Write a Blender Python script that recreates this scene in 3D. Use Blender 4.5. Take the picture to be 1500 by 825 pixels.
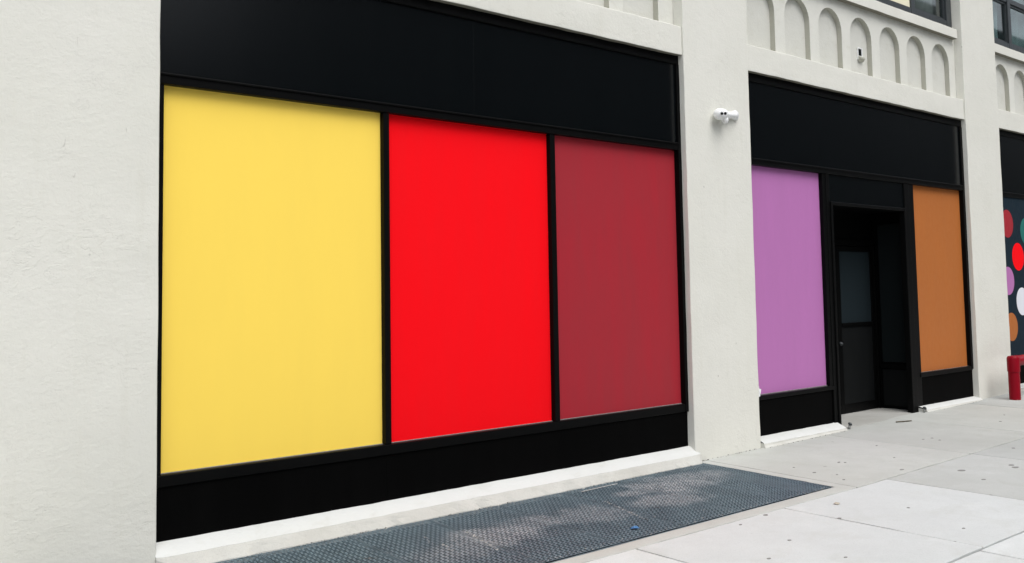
import bpy, bmesh, math, random
from mathutils import Vector, Matrix, noise
random.seed(7)
scene = bpy.context.scene
for o in list(bpy.data.objects):
    bpy.data.objects.remove(o)
col = scene.collection

# ------------------------------------------------------------------ camera
cam = bpy.data.cameras.new('camera')
cam.sensor_fit = 'HORIZONTAL'
cam.sensor_width = 36.0
cam.lens = 36.0 * 1426.46 / 1500.0
cam.shift_y = -84.5 / 1500.0
cam.clip_start, cam.clip_end = 0.05, 5000
camo = bpy.data.objects.new('camera', cam)
col.objects.link(camo)
rt, up, fw = (Vector((0.75552877, -0.65490693, -0.01652867)), Vector((-0.03366693, -0.06401171, 0.99738109)),
              Vector((0.65424981, 0.75299364, 0.07041139)))
CAM = Vector((0, -6.4, 1.75))
camo.matrix_world = Matrix(((rt.x, up.x, -fw.x, CAM.x), (rt.y, up.y, -fw.y, CAM.y), (rt.z, up.z, -fw.z, CAM.z), (0, 0, 0, 1)))
scene.camera = camo

# ------------------------------------------------------------------ sky, sun, exposure
SUN_EL, SUN_AZ = math.radians(60), math.radians(190)      # azimuth measured from +y, clockwise (over the street, behind the viewer)
world = bpy.data.worlds.new('World')
scene.world = world
world.use_nodes = True
wn, wl = world.node_tree.nodes, world.node_tree.links
wn.clear()
sky = wn.new('ShaderNodeTexSky')
sky.sky_type = 'NISHITA'
sky.sun_disc = False
sky.sun_elevation = SUN_EL
sky.sun_rotation = SUN_AZ
sky.air_density, sky.dust_density, sky.ozone_density = 1.0, 3.0, 1.0
hs = wn.new('ShaderNodeHueSaturation')                     # overcast: the cloud deck takes the blue out
hs.inputs['Saturation'].default_value = 0.28
bg = wn.new('ShaderNodeBackground')
bg.inputs['Strength'].default_value = 0.13
wo = wn.new('ShaderNodeOutputWorld')
wl.new(sky.outputs[0], hs.inputs['Color'])
wl.new(hs.outputs[0], bg.inputs['Color'])
wl.new(bg.outputs[0], wo.inputs['Surface'])
sun = bpy.data.lights.new('sun', 'SUN')
sun.energy = 1.15
sun.angle = math.radians(45)
sun.color = (1.0, 0.985, 0.965)
suno = bpy.data.objects.new('sun', sun)
col.objects.link(suno)
sd = Vector((math.sin(SUN_AZ) * math.cos(SUN_EL), math.cos(SUN_AZ) * math.cos(SUN_EL), math.sin(SUN_EL)))
suno.rotation_euler = sd.to_track_quat('Z', 'Y').to_euler()
suno.location = (0, -10, 20)
scene.view_settings.view_transform = 'Standard'
scene.view_settings.look = 'None'
scene.view_settings.exposure = 0.66
scene.view_settings.gamma = 1.0
scene.view_settings.use_curve_mapping = False
scene.cycles.max_bounces = 8
scene.cycles.use_denoising = True


# ------------------------------------------------------------------ material helpers
class NT:
    def __init__(self, name, base=(0.5, 0.5, 0.5), rough=0.6, spec=0.5, metal=0.0):
        self.m = bpy.data.materials.new(name)
        self.m.use_nodes = True
        self.t = self.m.node_tree
        self.b = self.t.nodes['Principled BSDF']
        self.b.inputs['Base Color'].default_value = (*base, 1)
        self.b.inputs['Roughness'].default_value = rough
        self.b.inputs['Specular IOR Level'].default_value = spec
        self.b.inputs['Metallic'].default_value = metal
        self.tc = self.n('ShaderNodeTexCoord')

    def n(self, k, **kw):
        x = self.t.nodes.new(k)
        for a, v in kw.items():
            setattr(x, a, v)
        return x

    def l(self, a, b):
        self.t.links.new(a, b)

    def coords(self, scale=(1, 1, 1), space='Object'):
        mp = self.n('ShaderNodeMapping')
        mp.inputs['Scale'].default_value = scale
        self.l(self.tc.outputs[space], mp.inputs['Vector'])
        return mp.outputs[0]

    def noise(self, scale, detail=4, rough=0.55, stretch=(1, 1, 1), dist=0.0):
        x = self.n('ShaderNodeTexNoise')
        x.inputs['Scale'].default_value = scale
        x.inputs['Detail'].default_value = detail
        x.inputs['Roughness'].default_value = rough
        x.inputs['Distortion'].default_value = dist
        self.l(self.coords(stretch), x.inputs['Vector'])
        return x.outputs['Fac']

    def ramp(self, src, stops):
        r = self.n('ShaderNodeValToRGB')
        while len(r.color_ramp.elements) < len(stops):
            r.color_ramp.elements.new(0.5)
        for e, (p, c) in zip(r.color_ramp.elements, stops):
            e.position = p
            e.color = (*c, 1) if isinstance(c, tuple) else (c, c, c, 1)
        self.l(src, r.inputs[0])
        return r.outputs[0]

    def mix(self, fac, a, b, mode='MIX'):
        x = self.n('ShaderNodeMix', data_type='RGBA', blend_type=mode)
        for s, v in ((x.inputs[0], fac), (x.inputs[6], a), (x.inputs[7], b)):
            if isinstance(v, (int, float)):
                s.default_value = v if s == x.inputs[0] else (v, v, v, 1)
            elif isinstance(v, tuple):
                s.default_value = (*v, 1)
            else:
                self.l(v, s)
        return x.outputs[2]

    def math(self, op, a, b=0.0, clamp=False):
        x = self.n('ShaderNodeMath', operation=op, use_clamp=clamp)
        for s, v in ((x.inputs[0], a), (x.inputs[1], b)):
            if isinstance(v, (int, float)):
                s.default_value = v
            else:
                self.l(v, s)
        return x.outputs[0]

    def bump(self, h, dist=0.005, strength=1.0):
        x = self.n('ShaderNodeBump')
        x.inputs['Distance'].default_value = dist
        x.inputs['Strength'].default_value = strength
        prev = self.b.inputs['Normal']
        if prev.is_linked:
            self.l(prev.links[0].from_socket, x.inputs['Normal'])
        self.l(h, x.inputs['Height'])
        self.l(x.outputs[0], self.b.inputs['Normal'])

    def color(self, c):
        self.l(c, self.b.inputs['Base Color'])


def stucco(name, base, flakes=True):
    k = NT(name, base, 0.75, 0.25)
    big = k.noise(0.9, 3, 0.6)
    fine = k.noise(38, 5, 0.65)
    mid = k.noise(9, 4, 0.6, (1, 1, 1.6))
    c = k.mix(k.ramp(big, [(0.35, 0.0), (0.7, 1.0)]), base, tuple(x * f for x, f in zip(base, (0.965, 0.968, 0.955))))
    c = k.mix(k.math('MULTIPLY', k.ramp(mid, [(0.42, 0.0), (0.75, 1.0)]), 0.35), c, tuple(x * 0.93 for x in base))
    k.bump(fine, 0.0032, 0.8)
    k.bump(mid, 0.010, 0.28)
    k.bump(big, 0.03, 0.15)
    if flakes:                                             # old paint layers: little raised scabs and hairline edges
        f1 = k.noise(5.5, 6, 0.62, (1, 1, 1.5), 0.9)
        zone = k.ramp(k.noise(1.3, 2, 0.5), [(0.53, 0.0), (0.66, 1.0)])
        edge = k.ramp(f1, [(0.515, 0.0), (0.525, 1.0)])
        k.bump(k.math('MULTIPLY', edge, zone), 0.0028, 0.36)
        line = k.ramp(f1, [(0.508, 0.0), (0.52, 1.0), (0.532, 0.0)])
        gate = k.ramp(k.noise(2.6, 3, 0.6), [(0.50, 0.0), (0.58, 1.0)])
        c = k.mix(k.math('MULTIPLY', k.math('MULTIPLY', line, gate), 0.20), c, (0.42, 0.41, 0.38))
        sp = k.n('ShaderNodeTexVoronoi')
        sp.inputs['Scale'].default_value = 2.3
        k.l(k.coords((1, 1, 1)), sp.inputs['Vector'])
        spot = k.ramp(k.math('ADD', sp.outputs['Distance'], k.math('MULTIPLY', fine, 0.05)), [(0.045, 1.0), (0.055, 0.0)])
        c = k.mix(k.math('MULTIPLY', spot, 0.45), c, (0.3, 0.29, 0.26))
    if flakes:
        run = k.noise(3.2, 5, 0.65, (2.6, 2.6, 0.28), 0.3)  # old water runs, very faint
        c = k.mix(k.math('MULTIPLY', k.ramp(run, [(0.56, 0.0), (0.74, 1.0)]), 0.40), c, tuple(x * f for x, f in zip(base, (0.90, 0.895, 0.86))))
        scuff = k.noise(7, 2, 0.5, (3.5, 3.5, 0.9), 1.2)
        c = k.mix(k.math('MULTIPLY', k.ramp(scuff, [(0.765, 0.0), (0.785, 1.0)]), 0.35), c, (0.33, 0.31, 0.27))
    else:
        smear = k.noise(6, 5, 0.7, (0.6, 1, 1), 0.4)
        c = k.mix(k.math('MULTIPLY', k.ramp(smear, [(0.54, 0.0), (0.70, 1.0)]), 0.38), c, tuple(x * f for x, f in zip(base, (0.80, 0.785, 0.73))))
    k.color(c)
    return k.m


def concrete(name, base, dark):
    k = NT(name, base, 0.85, 0.2)
    oi = k.n('ShaderNodeObjectInfo')
    big = k.noise(0.8, 4, 0.65)
    mid = k.noise(5, 5, 0.7)
    fine = k.noise(120, 4, 0.7)
    brush = k.noise(60, 2, 0.5, (1, 0.06, 1))
    c = k.mix(k.ramp(big, [(0.35, 0.0), (0.68, 1.0)]), base, dark)
    c = k.mix(k.math('MULTIPLY', k.ramp(mid, [(0.4, 0.0), (0.75, 1.0)]), 0.5), c, tuple(x * 0.86 for x in base))
    c = k.mix(k.math('MULTIPLY', k.ramp(fine, [(0.25, 1.0), (0.5, 0.0)]), 0.55), c, tuple(x * 0.6 for x in base))
    blot = k.noise(2.3, 6, 0.72, (1, 1, 1), 0.6)           # soft stains
    c = k.mix(k.math('MULTIPLY', k.ramp(blot, [(0.52, 0.0), (0.72, 1.0)]), 0.55), c, tuple(x * f for x, f in zip(base, (0.80, 0.79, 0.75))))
    drops = k.noise(11, 3, 0.6)
    c = k.mix(k.math('MULTIPLY', k.ramp(drops, [(0.70, 0.0), (0.76, 1.0)]), 0.35), c, tuple(x * 0.62 for x in base))
    pale = k.noise(1.7, 5, 0.7, (1, 1.4, 1), 0.3)
    c = k.mix(k.math('MULTIPLY', k.ramp(pale, [(0.58, 0.0), (0.72, 1.0)]), 0.45), c, tuple(min(1, x * 1.09) for x in base))
    tone = k.math('ADD', k.math('MULTIPLY', oi.outputs['Random'], 0.10), 0.95)
    c = k.mix(1.0, c, tone, 'MULTIPLY')
    sp = k.n('ShaderNodeTexVoronoi')
    sp.inputs['Scale'].default_value = 2.1
    k.l(k.coords((1, 1, 0.0)), sp.inputs['Vector'])
    spot = k.ramp(k.math('ADD', sp.outputs['Distance'], k.math('MULTIPLY', mid, 0.08)), [(0.07, 1.0), (0.085, 0.0)])
    c = k.mix(k.math('MULTIPLY', spot, 0.45), c, (0.12, 0.12, 0.11))
    k.color(c)
    k.bump(fine, 0.002, 0.5)
    k.bump(brush, 0.0015, 0.35)
    k.bump(mid, 0.005, 0.3)
    return k.m


def paint(name, base, rough=0.45, spec=0.35, wear=0.04, streak=True, fine=0.3):
    k = NT(name, base, rough, spec)
    v = k.noise(3.0, 4, 0.6, (2.2, 1, 0.35))
    w = k.noise(22, 4, 0.6, (1, 1, 0.5))
    c = k.mix(k.ramp(v, [(0.3, 0.0), (0.7, 1.0)]), base, tuple(min(1, x * (1 - wear) + wear * 0.06) for x in base))
    k.color(c)
    if fine:
        k.l(k.ramp(w, [(0.3, max(0.05, rough - 0.08)), (0.7, min(1, rough + 0.08))]), k.b.inputs['Roughness'])
    if fine:
        k.bump(k.noise(90, 3, 0.6), 0.0003, fine)
    if streak:
        k.bump(k.noise(1.6, 2, 0.5), 0.012, 0.25 if fine else 0.04)
    return k.m


M_wall = stucco('white_stucco', (0.708, 0.703, 0.648))
M_span = stucco('white_stucco_spandrel', (0.675, 0.675, 0.625), flakes=False)
M_niche = stucco('darker_niche_stucco', (0.62, 0.62, 0.575), flakes=False)  # same stucco in a slightly darker tone for the niche backs
M_ledge = stucco('fresh_white_paint', (0.60, 0.61, 0.595), flakes=False)
M_mortar = concrete('grey_cement_render', (0.60, 0.60, 0.56), (0.50, 0.49, 0.45))
M_black = paint('black_satin_paint', (0.0022, 0.0023, 0.0024), 0.45, 0.075, 0.01, fine=0)
M_blackp = paint('black_fascia_paint', (0.0020, 0.0030, 0.0037), 0.22, 0.30, 0.01, fine=0)
M_blackb = paint('matt_black_base_paint', (0.0019, 0.0019, 0.0019), 0.6, 0.02, 0.012, fine=0)
M_yel = paint('yellow_panel_paint', (0.975, 0.70, 0.115), 0.6, 0.08, 0.02)
M_red = paint('red_panel_paint', (0.95, 0.0045, 0.010), 0.6, 0.04, 0.03)
M_mar = paint('maroon_panel_paint', (0.366, 0.023, 0.035), 0.5, 0.12, 0.14)
M_pur = paint('purple_panel_paint', (0.45, 0.17, 0.42), 0.5, 0.15, 0.05)
M_ora = paint('orange_panel_paint', (0.43, 0.14, 0.035), 0.5, 0.15, 0.06)
M_navy = paint('navy_panel_paint', (0.011, 0.022, 0.033), 0.6, 0.06, 0.05)
M_teal = paint('teal_paint', (0.02, 0.16, 0.14), 0.5, 0.15)
M_whitep = paint('white_dot_paint', (0.75, 0.77, 0.82), 0.5, 0.15)
M_tape = paint('white_tape', (0.8, 0.8, 0.82), 0.5, 0.2, streak=False)
M_redpipe = paint('red_pipe_enamel', (0.235, 0.0022, 0.011), 0.4, 0.12, 0.02, False)
M_cam = paint('white_plastic', (0.82, 0.83, 0.83), 0.35, 0.4, 0.01, False)
M_lens = paint('black_lens', (0.01, 0.01, 0.012), 0.12, 0.6, 0, False)
M_frame = paint('dark_bronze_window_metal', (0.030, 0.036, 0.040), 0.4, 0.5, 0.05, False)
M_cream = paint('cream_blind', (0.80, 0.76, 0.58), 0.7, 0.1, 0.02, False)
M_curt = paint('grey_curtain', (0.30, 0.37, 0.37), 0.9, 0.05, 0.1, False)
M_curtb = paint('brown_curtain', (0.30, 0.28, 0.27), 0.9, 0.05, 0.1, False)
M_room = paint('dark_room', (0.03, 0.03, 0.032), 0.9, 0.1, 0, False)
M_slab = concrete('new_pale_concrete', (0.565, 0.590, 0.588), (0.52, 0.543, 0.540))
M_slabo = concrete('old_grey_concrete', (0.435, 0.450, 0.438), (0.375, 0.387, 0.370))
M_slabm = concrete('mid_grey_concrete', (0.455, 0.466, 0.443), (0.395, 0.404, 0.380))
M_bed = concrete('dirty_joint_filler', (0.035, 0.034, 0.03), (0.02, 0.02, 0.019))
M_asph = concrete('asphalt', (0.06, 0.06, 0.06), (0.045, 0.045, 0.047))
M_gum = paint('dark_gum', (0.22, 0.22, 0.21), 0.8, 0.1, 0.1, False)
M_pit = paint('pit_black', (0.012, 0.013, 0.014), 0.95, 0.05, 0, False)
M_steel = paint('bracket_steel', (0.22, 0.23, 0.22), 0.4, 0.5, 0.2, False)
M_twig = paint('dry_twig', (0.10, 0.085, 0.06), 0.9, 0.1, 0.1, False)
M_leaf = paint('dry_leaf', (0.44, 0.40, 0.33), 0.9, 0.1, 0.1, False)
M_blue = paint('blue_wrapper', (0.05, 0.17, 0.36), 0.4, 0.3, 0.05, False)
M_rubble = concrete('pale_rubble', (0.55, 0.54, 0.52), (0.3, 0.3, 0.3))
M_soot_shade = stucco('soot_shade_soffit', (0.20, 0.19, 0.155), flakes=False)  # dark colour holds bare cement and painted-in shade
M_shade = stucco('shade_toned_stucco', (0.44, 0.435, 0.38), flakes=False)  # shade of the arch reveals put into the stucco colour
M_threshold = concrete('dirty_threshold', (0.40, 0.40, 0.38), (0.28, 0.275, 0.25))
M_dirt = paint('black_dirt', (0.05, 0.048, 0.042), 0.9, 0.05, 0.1, False)
M_bead = paint('grey_glazing_bead', (0.20, 0.195, 0.19), 0.3, 0.5, 0.1, False)
M_dpanel = paint('scuffed_black_door', (0.0062, 0.0070, 0.0074), 0.5, 0.12, 0.04, fine=0)
M_sideglass = paint('side_light_black_glass', (0.009, 0.012, 0.013), 0.35, 0.15, 0.02, False, 0)
M_doorglass = paint('frosted_black_glass', (0.015, 0.022, 0.026), 0.35, 0.18, 0.02, False, 0)


def grate_material():
    k = NT('galvanised_grating', (0.13, 0.17, 0.2), 0.5, 0.4)
    sep = k.n('ShaderNodeSeparateXYZ')
    geo = k.n('ShaderNodeNewGeometry')
    k.l(geo.outputs['Position'], sep.inputs[0])
    X, Y = sep.outputs[0], sep.outputs[1]
    nz = k.n('ShaderNodeTexNoise')
    nz.inputs['Scale'].default_value = 4.2
    nz.inputs['Detail'].default_value = 5
    nz.inputs['Roughness'].default_value = 0.7
    k.l(geo.outputs['Position'], nz.inputs['Vector'])
    nf = k.n('ShaderNodeTexNoise')
    nf.inputs['Scale'].default_value = 55
    nf.inputs['Detail'].default_value = 3
    k.l(geo.outputs['Position'], nf.inputs['Vector'])
    tot = None
    # trodden, dust-whitened patches in the middle of the panels
    for cx, cy, rx, ry, s in ((6.95, -0.55, 0.55, 0.33, 1.0), (7.35, -0.5, 0.45, 0.25, 0.8), (6.45, -0.95, 0.42, 0.26, .75), (5.55, -0.85, 0.35, 0.3, 0.5),
                              (4.62, -0.85, 0.42, 0.30, 0.75), (4.15, -1.0, 0.35, 0.22, 0.45), (5.15, -0.75, 0.22, 0.20, .55), (6.4, -0.55, 0.2, 0.12, .8)):
        dx = k.math('DIVIDE', k.math('SUBTRACT', X, cx), rx)
        dy = k.math('DIVIDE', k.math('SUBTRACT', Y, cy), ry)
        r2 = k.math('ADD', k.math('MULTIPLY', dx, dx), k.math('MULTIPLY', dy, dy))
        r2 = k.math('ADD', r2, k.math('MULTIPLY', k.math('SUBTRACT', nz.outputs['Fac'], 0.5), 3.6))
        f = k.math('MULTIPLY', k.math('SUBTRACT', 1.25, r2, clamp=True), s)
        tot = f if tot is None else k.math('MAXIMUM', tot, f)
    base = k.mix(k.ramp(nz.outputs['Fac'], [(0.35, 0.0), (0.65, 1.0)]), (0.130, 0.185, 0.215), (0.092, 0.130, 0.155))
    tot = k.math('MULTIPLY', tot, 0.72)
    c = k.mix(k.math('MULTIPLY', tot, k.ramp(nf.outputs['Fac'], [(0.36, 0.12), (0.60, 1.0)])), base, (0.50, 0.505, 0.515))
    rust = k.ramp(k.noise(6, 5, 0.7), [(0.64, 0.0), (0.72, 1.0)])
    c = k.mix(k.math('MULTIPLY', rust, 0.5), c, (0.12, 0.075, 0.05))
    k.color(c)
    return k.m


M_grate = grate_material()


def glass_material():
    m = bpy.data.materials.new('window_glass')
    m.use_nodes = True
    t = m.node_tree
    t.nodes.clear()
    lw = t.nodes.new('ShaderNodeLayerWeight')             # facing^5: the same from both faces of the pane
    lw.inputs[0].default_value = 0.5
    pw = t.nodes.new('ShaderNodeMath')
    pw.operation = 'POWER'
    pw.inputs[1].default_value = 4.0
    t.links.new(lw.outputs['Facing'], pw.inputs[0])
    fr = t.nodes.new('ShaderNodeMath')
    fr.operation = 'MULTIPLY_ADD'
    fr.inputs[1].default_value = 0.9
    fr.inputs[2].default_value = 0.04
    t.links.new(pw.outputs[0], fr.inputs[0])
    tr = t.nodes.new('ShaderNodeBsdfTransparent')
    tr.inputs[0].default_value = (0.80, 0.86, 0.86, 1)
    gl = t.nodes.new('ShaderNodeBsdfGlossy')
    gl.inputs['Roughness'].default_value = 0.03
    mx = t.nodes.new('ShaderNodeMixShader')
    out = t.nodes.new('ShaderNodeOutputMaterial')
    t.links.new(fr.outputs[0], mx.inputs[0])
    t.links.new(tr.outputs[0], mx.inputs[1])
    t.links.new(gl.outputs[0], mx.inputs[2])
    t.links.new(mx.outputs[0], out.inputs['Surface'])
    return m


M_glass = glass_material()


# ------------------------------------------------------------------ mesh helpers
def link(name, me, mat, parent=None, smooth=False):
    o = bpy.data.objects.new(name, me)
    if mat:
        me.materials.clear()
        me.materials.append(mat)
    if smooth:
        for p in me.polygons:
            p.use_smooth = True
    col.objects.link(o)
    if parent:
        o.parent = parent
    return o


def obj(name, bm, mat, parent=None, smooth=False):
    me = bpy.data.meshes.new(name)
    bmesh.ops.recalc_face_normals(bm, faces=bm.faces)
    bm.to_mesh(me)
    bm.free()
    return link(name, me, mat, parent, smooth)


def thing(name, label, cat, loc=(0, 0, 0), group=None):
    o = bpy.data.objects.new(name, None)
    o.empty_display_size = 0.2
    o.location = loc
    col.objects.link(o)
    tag(o, label, cat, group)
    return o


def tag(o, label, cat, group=None):
    o['label'] = label
    o['category'] = cat
    if group:
        o['group'] = group


def bbox(bm, x0, x1, y0, y1, z0, z1):
    v = [bm.verts.new((x, y, z)) for x in (x0, x1) for y in (y0, y1) for z in (z0, z1)]
    for f in ((0, 1, 3, 2), (4, 6, 7, 5), (0, 4, 5, 1), (2, 3, 7, 6), (0, 2, 6, 4), (1, 5, 7, 3)):
        bm.faces.new([v[i] for i in f])


def bevel(o, w, seg=2):
    m = o.modifiers.new('bevel', 'BEVEL')
    m.width = w
    m.segments = seg
    m.limit_method = 'ANGLE'
    m.angle_limit = math.radians(40)
    return o


def box(name, mat, parent, x0, x1, y0, y1, z0, z1, bev=0.004, label=None):
    bm = bmesh.new()
    bbox(bm, x0, x1, y0, y1, z0, z1)
    o = obj(name, bm, mat, parent)
    if bev:
        bevel(o, bev)
    if label:
        o['label'] = label
    return o


def wob(p, f, a):
    q = Vector(p) * f
    return Vector((noise.noise(q), noise.noise(q + Vector((31.7, 0, 0))), noise.noise(q + Vector((0, 57.3, 0))))) * a


def gridbox_bm(x0, x1, y0, y1, z0, z1, step=0.12, amp=0.004, freq=4.0):
    """a box with gridded faces whose surface and edges wander a little, as hand-trowelled render does"""
    bm = bmesh.new()
    nx, ny, nz = (max(1, int(round((b - a) / step))) for a, b in ((x0, x1), (y0, y1), (z0, z1)))
    vs = {}

    def V(i, j, k):
        key = (i, j, k)
        if key not in vs:
            p = Vector((x0 + (x1 - x0) * i / nx, y0 + (y1 - y0) * j / ny, z0 + (z1 - z0) * k / nz))
            vs[key] = bm.verts.new(p + wob(p, freq, amp))
        return vs[key]
    for i in range(nx):
        for k in range(nz):
            for j in (0, ny):
                bm.faces.new([V(i, j, k), V(i + 1, j, k), V(i + 1, j, k + 1), V(i, j, k + 1)])
    for i in range(nx):
        for j in range(ny):
            for k in (0, nz):
                bm.faces.new([V(i, j, k), V(i + 1, j, k), V(i + 1, j + 1, k), V(i, j + 1, k)])
    for j in range(ny):
        for k in range(nz):
            for i in (0, nx):
                bm.faces.new([V(i, j, k), V(i, j + 1, k), V(i, j + 1, k + 1), V(i, j, k + 1)])
    return bm


def gridbox(name, mat, parent, *a, bev=0.008, **kw):
    o = obj(name, gridbox_bm(*a, **kw), mat, parent, smooth=True)
    if bev:
        bevel(o, bev, 2)
        o.modifiers.new('normals', 'WEIGHTED_NORMAL').keep_sharp = True
    return o


def lathe(bm, prof, seg, origin, axis):
    """revolve (radius, height) pairs about an axis"""
    axis = Vector(axis).normalized()
    a = axis.orthogonal().normalized()
    b = axis.cross(a)
    rings = []
    for r, h in prof:
        rings.append([bm.verts.new(Vector(origin) + axis * h + (a * math.cos(t) + b * math.sin(t)) * r)
                      for t in (2 * math.pi * i / seg for i in range(seg))])
    for q, w in zip(rings, rings[1:]):
        for i in range(seg):
            bm.faces.new([q[i], q[(i + 1) % seg], w[(i + 1) % seg], w[i]])
    bm.faces.new(rings[0])
    bm.faces.new(list(reversed(rings[-1])))


def gz(x):
    return -0.005 + max(0.0, 0.012 * (x - 8.0))


# ------------------------------------------------------------------ ground, road, pavement
def sheet(name, mat, pts, parent=None):
    bm = bmesh.new()
    bm.faces.new([bm.verts.new(p) for p in pts])
    o = obj(name, bm, mat, parent)
    if not parent:
        o['kind'] = 'structure'
    return o


sheet('ground', M_asph, [(-2500, -2500, -0.72), (2500, -2500, -0.72), (2500, 2500, -0.72), (-2500, 2500, -0.72)])
KERB_Y = -9.2
bm = bmesh.new()
for xa, xb in ((-30, 8), (8, 40)):
    za, zb = gz(xa) - 0.15, gz(xb) - 0.15
    bm.faces.new([bm.verts.new(p) for p in ((xa, KERB_Y - 10, za), (xb, KERB_Y - 10, zb), (xb, KERB_Y - 0.001, zb), (xa, KERB_Y - 0.001, za))])
o = obj('road', bm, M_asph)
o['kind'] = 'structure'

walk = bpy.data.objects.new('sidewalk', None)
walk['kind'] = 'structure'
col.objects.link(walk)
GX0, GX1, GY0, GY1 = 1.60, 7.93, -1.65, -0.10            # the grating's opening


def zbed(x, y):
    return gz(x) - 0.022


bm = bmesh.new()                                         # dirty bed that shows in the joints, with the hole for the vent pit
def quad(bm, x0, x1, y0, y1, f):
    bm.faces.new([bm.verts.new((x, y, f(x, y))) for x, y in ((x0, y0), (x1, y0), (x1, y1), (x0, y1))])
quad(bm, -30, GX0, GY0, 0.9, zbed)
quad(bm, GX0, GX1, GY1, 0.9, zbed)
quad(bm, GX1, 8.0, GY0, 0.9, zbed)
quad(bm, -30, 8.0, KERB_Y, GY0, zbed)
quad(bm, 8.0, 40, KERB_Y, 0.9, zbed)
obj('joint_filler', bm, M_bed, walk)


def slab(name, mat, quadpts, thick=0.10, gap=0.006, seed=0, step=0.22):
    """one paving slab: a gridded block with slightly uneven top and rounded edges, pulled in by the joint gap"""
    P = [Vector((x, y, 0)) for x, y in quadpts]          # counter-clockwise from lower left
    c = sum(P, Vector()) / 4
    P = [p + Vector((gap if p.x < c.x else -gap, gap if p.y < c.y else -gap, 0)) for p in P]
    nx = max(2, int((P[1] - P[0]).length / step))
    ny = max(2, int((P[3] - P[0]).length / step))
    rnd = random.Random(seed)
    tx, ty = rnd.uniform(-0.0012, 0.0012), rnd.uniform(-0.0012, 0.0012)
    bm = bmesh.new()
    top, r = {}, 0.006

    def pos(u, v):
        return P[0].lerp(P[1], u).lerp(P[3].lerp(P[2], u), v)
    us = [0, 0.006] + [i / nx for i in range(1, nx)] + [0.994, 1]
    vs = [0, 0.006] + [j / ny for j in range(1, ny)] + [0.994, 1]
    for i, u in enumerate(us):
        for j, v in enumerate(vs):
            q = pos(u, v)
            ed = (i in (0, len(us) - 1)) or (j in (0, len(vs) - 1))
            chip = 0.5 + noise.noise(q * 7 + Vector((seed, 0, 0)))
            w = Vector((noise.noise(q * 5), noise.noise(q * 5 + Vector((9, 9, 9))), 0)) * (0.004 if ed else 0)
            z = gz(q.x) + tx * (q.x - c.x) + ty * (q.y - c.y) + noise.noise(q * 1.7 + Vector((seed, 5, 0))) * 0.002 - (0.004 + 0.005 * max(0, chip) if ed else 0)
            top[i, j] = bm.verts.new((q.x + w.x, q.y + w.y, z))
    for i in range(len(us) - 1):
        for j in range(len(vs) - 1):
            bm.faces.new([top[i, j], top[i + 1, j], top[i + 1, j + 1], top[i, j + 1]])
    rim = [top[i, 0] for i in range(len(us))] + [top[len(us) - 1, j] for j in range(1, len(vs))] + \
          [top[i, len(vs) - 1] for i in range(len(us) - 2, -1, -1)] + [top[0, j] for j in range(len(vs) - 2, 0, -1)]
    low = [bm.verts.new((v.co.x, v.co.y, v.co.z - thick)) for v in rim]
    for i in range(len(rim)):
        j = (i + 1) % len(rim)
        bm.faces.new([rim[i], rim[j], low[j], low[i]])
    o = obj(name, bm, mat, walk, smooth=True)
    o.modifiers.new('normals', 'WEIGHTED_NORMAL').weight = 90
    return o


def row(y0, y1, xs, skew, mats, seed, yref=-1.8, gap=0.005):
    out = []
    for i, (a, b) in enumerate(zip(xs, xs[1:])):
        sk = lambda x, y: x + skew * (y - yref)
        m = mats[i] if i < len(mats) else mats[-1]
        out.append((a, b, slab('slab', m, [(sk(a, y0), y0), (sk(b, y0), y0), (sk(b, y1), y1), (sk(a, y1), y1)], seed=seed + i, gap=gap)))
    return out


N_, O_, Mi = M_slab, M_slabo, M_slabm
rowA = row(-1.80, 0.075, [7.97, 10.19, 11.92, 13.9, 15.9, 17.9, 19.9, 22.0, 24, 26, 28, 30], 0.10, [Mi, Mi, Mi, O_], 11, gap=0.004)
rowB = row(-3.417, -1.80, [-8, -6, -4.2, -2.4, -0.55, 1.3, 3.15, 5.06, 6.82, 8.46, 10.2, 12.0, 13.8, 15.6, 17.4, 19.2, 21, 23, 25, 27, 30], 0.05,
           [N_] * 9 + [O_, O_, Mi, O_], 41)
rowB2 = row(-5.2, -3.424, [-8, -6, -4.2, -2.4, -0.6, 1.2, 3.05, 4.95, 6.72, 8.36, 10.1, 11.9, 13.7, 15.5, 17.3, 19.1, 21, 23, 25, 27, 30], 0.05, [N_] * 9 + [N_, O_, Mi], 81, gap=0.005)
row(-7.1, -5.21, [-8, -6, -4, -2, 0, 2, 4, 6, 8, 10, 12, 14, 16, 18, 20, 22, 24, 27, 30], 0.0, [N_, N_, O_], 121)
row(KERB_Y + 0.17, -7.11, [-8, -6, -4, -2, 0, 2, 4, 6, 8, 10, 12, 14, 16, 18, 20, 22, 24, 27, 30], 0.0, [N_, O_, N_], 151)
# narrow borders round the grating and the strip left of it
slab('border_strip', Mi, [(1.55, -1.80), (GX1 + 0.0, -1.80), (GX1 - 0.02, GY0 - 0.004), (1.55, GY0 - 0.03)], gap=0.001, seed=5, step=0.15)
slab('border_strip', Mi, [(GX1 - 0.092, -1.80), (7.955, -1.80), (8.135, -0.02), (GX1 + 0.088, -0.02)], gap=0.002, seed=6, step=0.15)
slab('border_strip', Mi, [(-8, -1.80), (1.55, -1.80), (1.55, 0.05), (-8, 0.05)], gap=0.004, seed=7)
# kerb stones
for i in range(10):
    xa, xb = -8 + 3.8 * i, -8 + 3.8 * (i + 1) - 0.012
    bm = gridbox_bm(xa, xb, KERB_Y, KERB_Y + 0.16, -0.3, 0.0, 0.3, 0.003)
    for v in bm.verts:
        v.co.z += gz(v.co.x)
    bevel(obj('kerbstone', bm, O_, walk), 0.012)

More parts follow.
